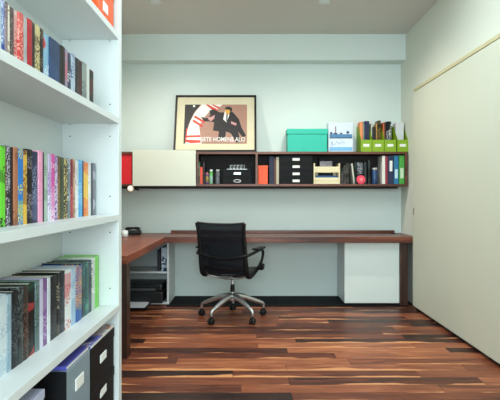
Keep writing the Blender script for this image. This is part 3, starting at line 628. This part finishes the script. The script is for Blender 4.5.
MB().lathe([(.008, -.028), (.02, -.012), (.036, .012), (.034, .022), (.018, .03)], M=Mh).build('bulb', glow_mat('warm_bulb', (255, 214, 150), .35), dl)
MB().tube([(.02, -.05, .535), (.125, -.06, .522), (.21, -.05, .505)], .008, n=8).build('lamp_bracket', BLACK, dl)
ph = thing('telephone', 'low black desk telephone lying at the back of the left desk corner', 'telephone', (-1.33, 5.68, DT+.0005), math.radians(4))
MB().prism([(-.08, 0), (.08, 0), (.08, .045), (-.08, .022)], -.085, .085, 'X', bev=.004).build('phone_base', BLACK, ph)
MB().tube([(-.075, 0, .052), (-.06, 0, .066), (0, 0, .07), (.06, 0, .066), (.075, 0, .052)], [.021, .018, .013, .018, .021], n=12).build('handset', BLACK, ph)
cp = thing('mug', 'small white mug on the left desk beside the lamp base', 'mug', (-1.325, 5.30, DT+.0005))
MB().lathe([(.026, 0), (.03, .004), (.032, .07), (.030, .07), (.028, .008)], n=28).build('mug_body', WHITE, cp)
MB().tube([(-.03, 0, .058), (-.05, 0, .05), (-.05, 0, .025), (-.03, 0, .016)], .004, n=8).build('mug_handle', WHITE, cp)

# ------------------------------------------------------------------ office chair
ch = thing('office_chair', 'black mesh office chair on a silver five-star caster base at the desk', 'chair', (-.172, 4.92, 0), math.radians(-20))
PROF = [(-.31, .945), (-.292, .86), (-.272, .76), (-.252, .66), (-.236, .56), (-.205, .465), (-.13, .43), (0, .455), (.12, .490), (.2, .488), (.235, .455)]
HW = .228
def wid(i): return HW-(.0 if i < 6 else .0)+(.012 if i in (0,) else 0)
for sx in (-1, 1):
    MB().tube([(sx*wid(i), y, z) for i, (y, z) in enumerate(PROF)], [.015, .016, .017, .018, .02, .022, .021, .019, .018, .017, .014], n=12, flat=(.85, 1.15)).build('side_frame', BLACK, ch)
# mesh membrane
def mesh_mat():
    m, nt, N, L, b = new_mat('chair_mesh')
    tr = N.new('ShaderNodeBsdfTransparent'); mx = N.new('ShaderNodeMixShader'); wv = N.new('ShaderNodeTexWave'); wv.inputs['Scale'].default_value = 60; wv.wave_type = 'BANDS'; wv.bands_direction = 'Z'
    tc = N.new('ShaderNodeTexCoord'); L.new(tc.outputs['Object'], wv.inputs['Vector'])
    mr = N.new('ShaderNodeMapRange'); mr.inputs['To Min'].default_value = .72; mr.inputs['To Max'].default_value = .90; L.new(wv.outputs['Fac'], mr.inputs['Value'])
    b.inputs['Base Color'].default_value = lin((20, 24, 32)); b.inputs['Specular IOR Level'].default_value = .2; b.inputs['Roughness'].default_value = .7
    out = N['Material Output']; L.new(mr.outputs[0], mx.inputs[0]); L.new(tr.outputs[0], mx.inputs[1]); L.new(b.outputs[0], mx.inputs[2]); L.new(mx.outputs[0], out.inputs[0]); return m
MESH = mesh_mat()
def membrane(i0, i1, name, sag, mt):
    mb = MB(); t = mb.bm; P = []
    res = 5; pr_ = PROF[i0:i1+1]
    for i in range(len(pr_)-1):
        for k in range(res): P.append((pr_[i][0]*(1-k/res)+pr_[i+1][0]*k/res, pr_[i][1]*(1-k/res)+pr_[i+1][1]*k/res))
    P.append(pr_[-1]); n = 12; rows = []
    for j, (y, z) in enumerate(P):
        a = P[max(j-1, 0)]; b_ = P[min(j+1, len(P)-1)]; ty, tz = b_[0]-a[0], b_[1]-a[1]; l = math.hypot(ty, tz); ny, nz = tz/l, -ty/l
        rows.append([t.verts.new((HW*(2*k/n-1), y+ny*sag*(1-(2*k/n-1)**2), z+nz*sag*(1-(2*k/n-1)**2))) for k in range(n+1)])
    for a, b_ in zip(rows, rows[1:]):
        for k in range(n): f = t.faces.new((a[k], a[k+1], b_[k+1], b_[k])); f.smooth = True
    o = mb.build(name, mt, ch); md = o.modifiers.new('thick', 'SOLIDIFY'); md.thickness = .003; md.offset = 0
membrane(0, 5, 'backrest', .018, MESH); membrane(5, 10, 'seat', .012, mat('seat_fabric', (22, 25, 30), .85, var=.1, scale=80))
MB().tube([(-HW-.01, -.311, .948), (-.1, -.296, .936), (.1, -.296, .936), (HW+.01, -.311, .948)], .011, n=10).build('top_rail', BLACK, ch)
MB().tube([(-HW, .228, .458), (0, .222, .46), (HW, .228, .458)], .012, n=10).build('front_rail', BLACK, ch)
# yoke behind the back, carrying the arms
MB().tube([(-.27, -.235, .655), (-.2, -.27, .64), (-.1, -.285, .622), (0, -.288, .615), (.1, -.285, .622), (.2, -.27, .64), (.27, -.235, .655)], [.014, .016, .015, .013, .015, .016, .014], n=12).build('arm_yoke', BLACK, ch)
MB().tube([(-.21, -.215, .52), (0, -.235, .515), (.21, -.215, .52)], .022, n=10, flat=(.6, 1.1)).build('lower_crossbar', BLACK, ch)
for sx in (-1, 1):
    a = MB().tube([(sx*.262, -.238, .655), (sx*.285, -.17, .668), (sx*.292, -.08, .678), (sx*.293, .02, .676), (sx*.290, .075, .655), (sx*.283, .085, .60), (sx*.27, .08, .55), (sx*.245, .07, .49)],
              [.014, .015, .014, .014, .014, .013, .014, .016], n=10).build('armrest', BLACK, ch)
    B(sx*.292-.034, sx*.292+.034, -.16, .06, .688, .708, bev=.009).build('arm_pad', BLACK, a)
    MB().cyl((sx*.24, .10, .505), (sx*.292, .10, .505), .030, n=18, bev=.005).build('adjuster_knob', BLACK, ch)
# under seat mechanism
um = MB(); um.prism([(-.19, .42), (-.17, .445), (.12, .43), (.13, .405), (.04, .385), (-.08, .385)], -.06, .06, 'X', bev=.006)
um.build('tilt_mechanism', CHROME, ch)
MB().tube([(-.215, -.16, .452), (-.12, -.13, .418), (0, -.12, .41), (.12, -.13, .418), (.215, -.16, .452)], .013, n=10).build('support_bracket', CHROME, ch)
cl = MB(); cl.cyl((0, 0, .235), (0, 0, .40), .016, n=20); cl.build('gas_column', CHROME, ch)
MB().lathe([(.030, .165), (.036, .18), (.034, .225), (.026, .25), (.02, .262)], n=28).build('hub', CHROME, ch)
MB().cyl((0, 0, .262), (0, 0, .33), .023, .020, n=20).build('column_sleeve', BLACK, ch)
for k in range(5):
    a = math.radians(-90+36+72*k+20+1); ca, sa = math.cos(a), math.sin(a)
    R0 = .325
    pts = [(ca*.02, sa*.02, .222), (ca*.12, sa*.12, .200), (ca*.22, sa*.22, .162), (ca*.30, sa*.30, .130), (ca*R0, sa*R0, .110), (ca*R0, sa*R0, .07)]
    MB().tube(pts, [.036, .034, .027, .021, .017, .012], n=12, flat=(.85, .8)).build('base_leg', CHROME, ch)
        # caster: fork with two wheels
    ry = random.uniform(-.6, .6)
    M0 = Matrix.Rotation(ry, 4, 'Z')
    w_ = MB()
    w_.box(-.006, .006, -.022, .020, .032, .072, bev=.003, M=M0)
    for sx in (-1, 1):
        w_.lathe([(.020, -.008), (.0285, -.007), (.030, -.002), (.030, .004), (.026, .008)], m=None, M=M0 @ Matrix.Translation((sx*.016, -.004, .030)) @ Matrix.Rotation(math.radians(90), 4, 'Y'))
    cm = w_.build('caster', RUBBER, ch); cm.location = (ca*R0, sa*R0, 0)

# ------------------------------------------------------------------ camera
cam = bpy.data.cameras.new('camera'); cam.lens = 36; cam.sensor_width = 36; cam.shift_y = -.01; cam.clip_start = .05
co = bpy.data.objects.new('camera', cam); COL.objects.link(co); co.location = (0, 0, CZ); co.rotation_euler = (math.radians(90), 0, 0); SC.camera = co
SC.view_settings.view_transform = 'Standard'; SC.view_settings.look = 'None'; SC.view_settings.gamma = 1; SC.view_settings.exposure = -0.04
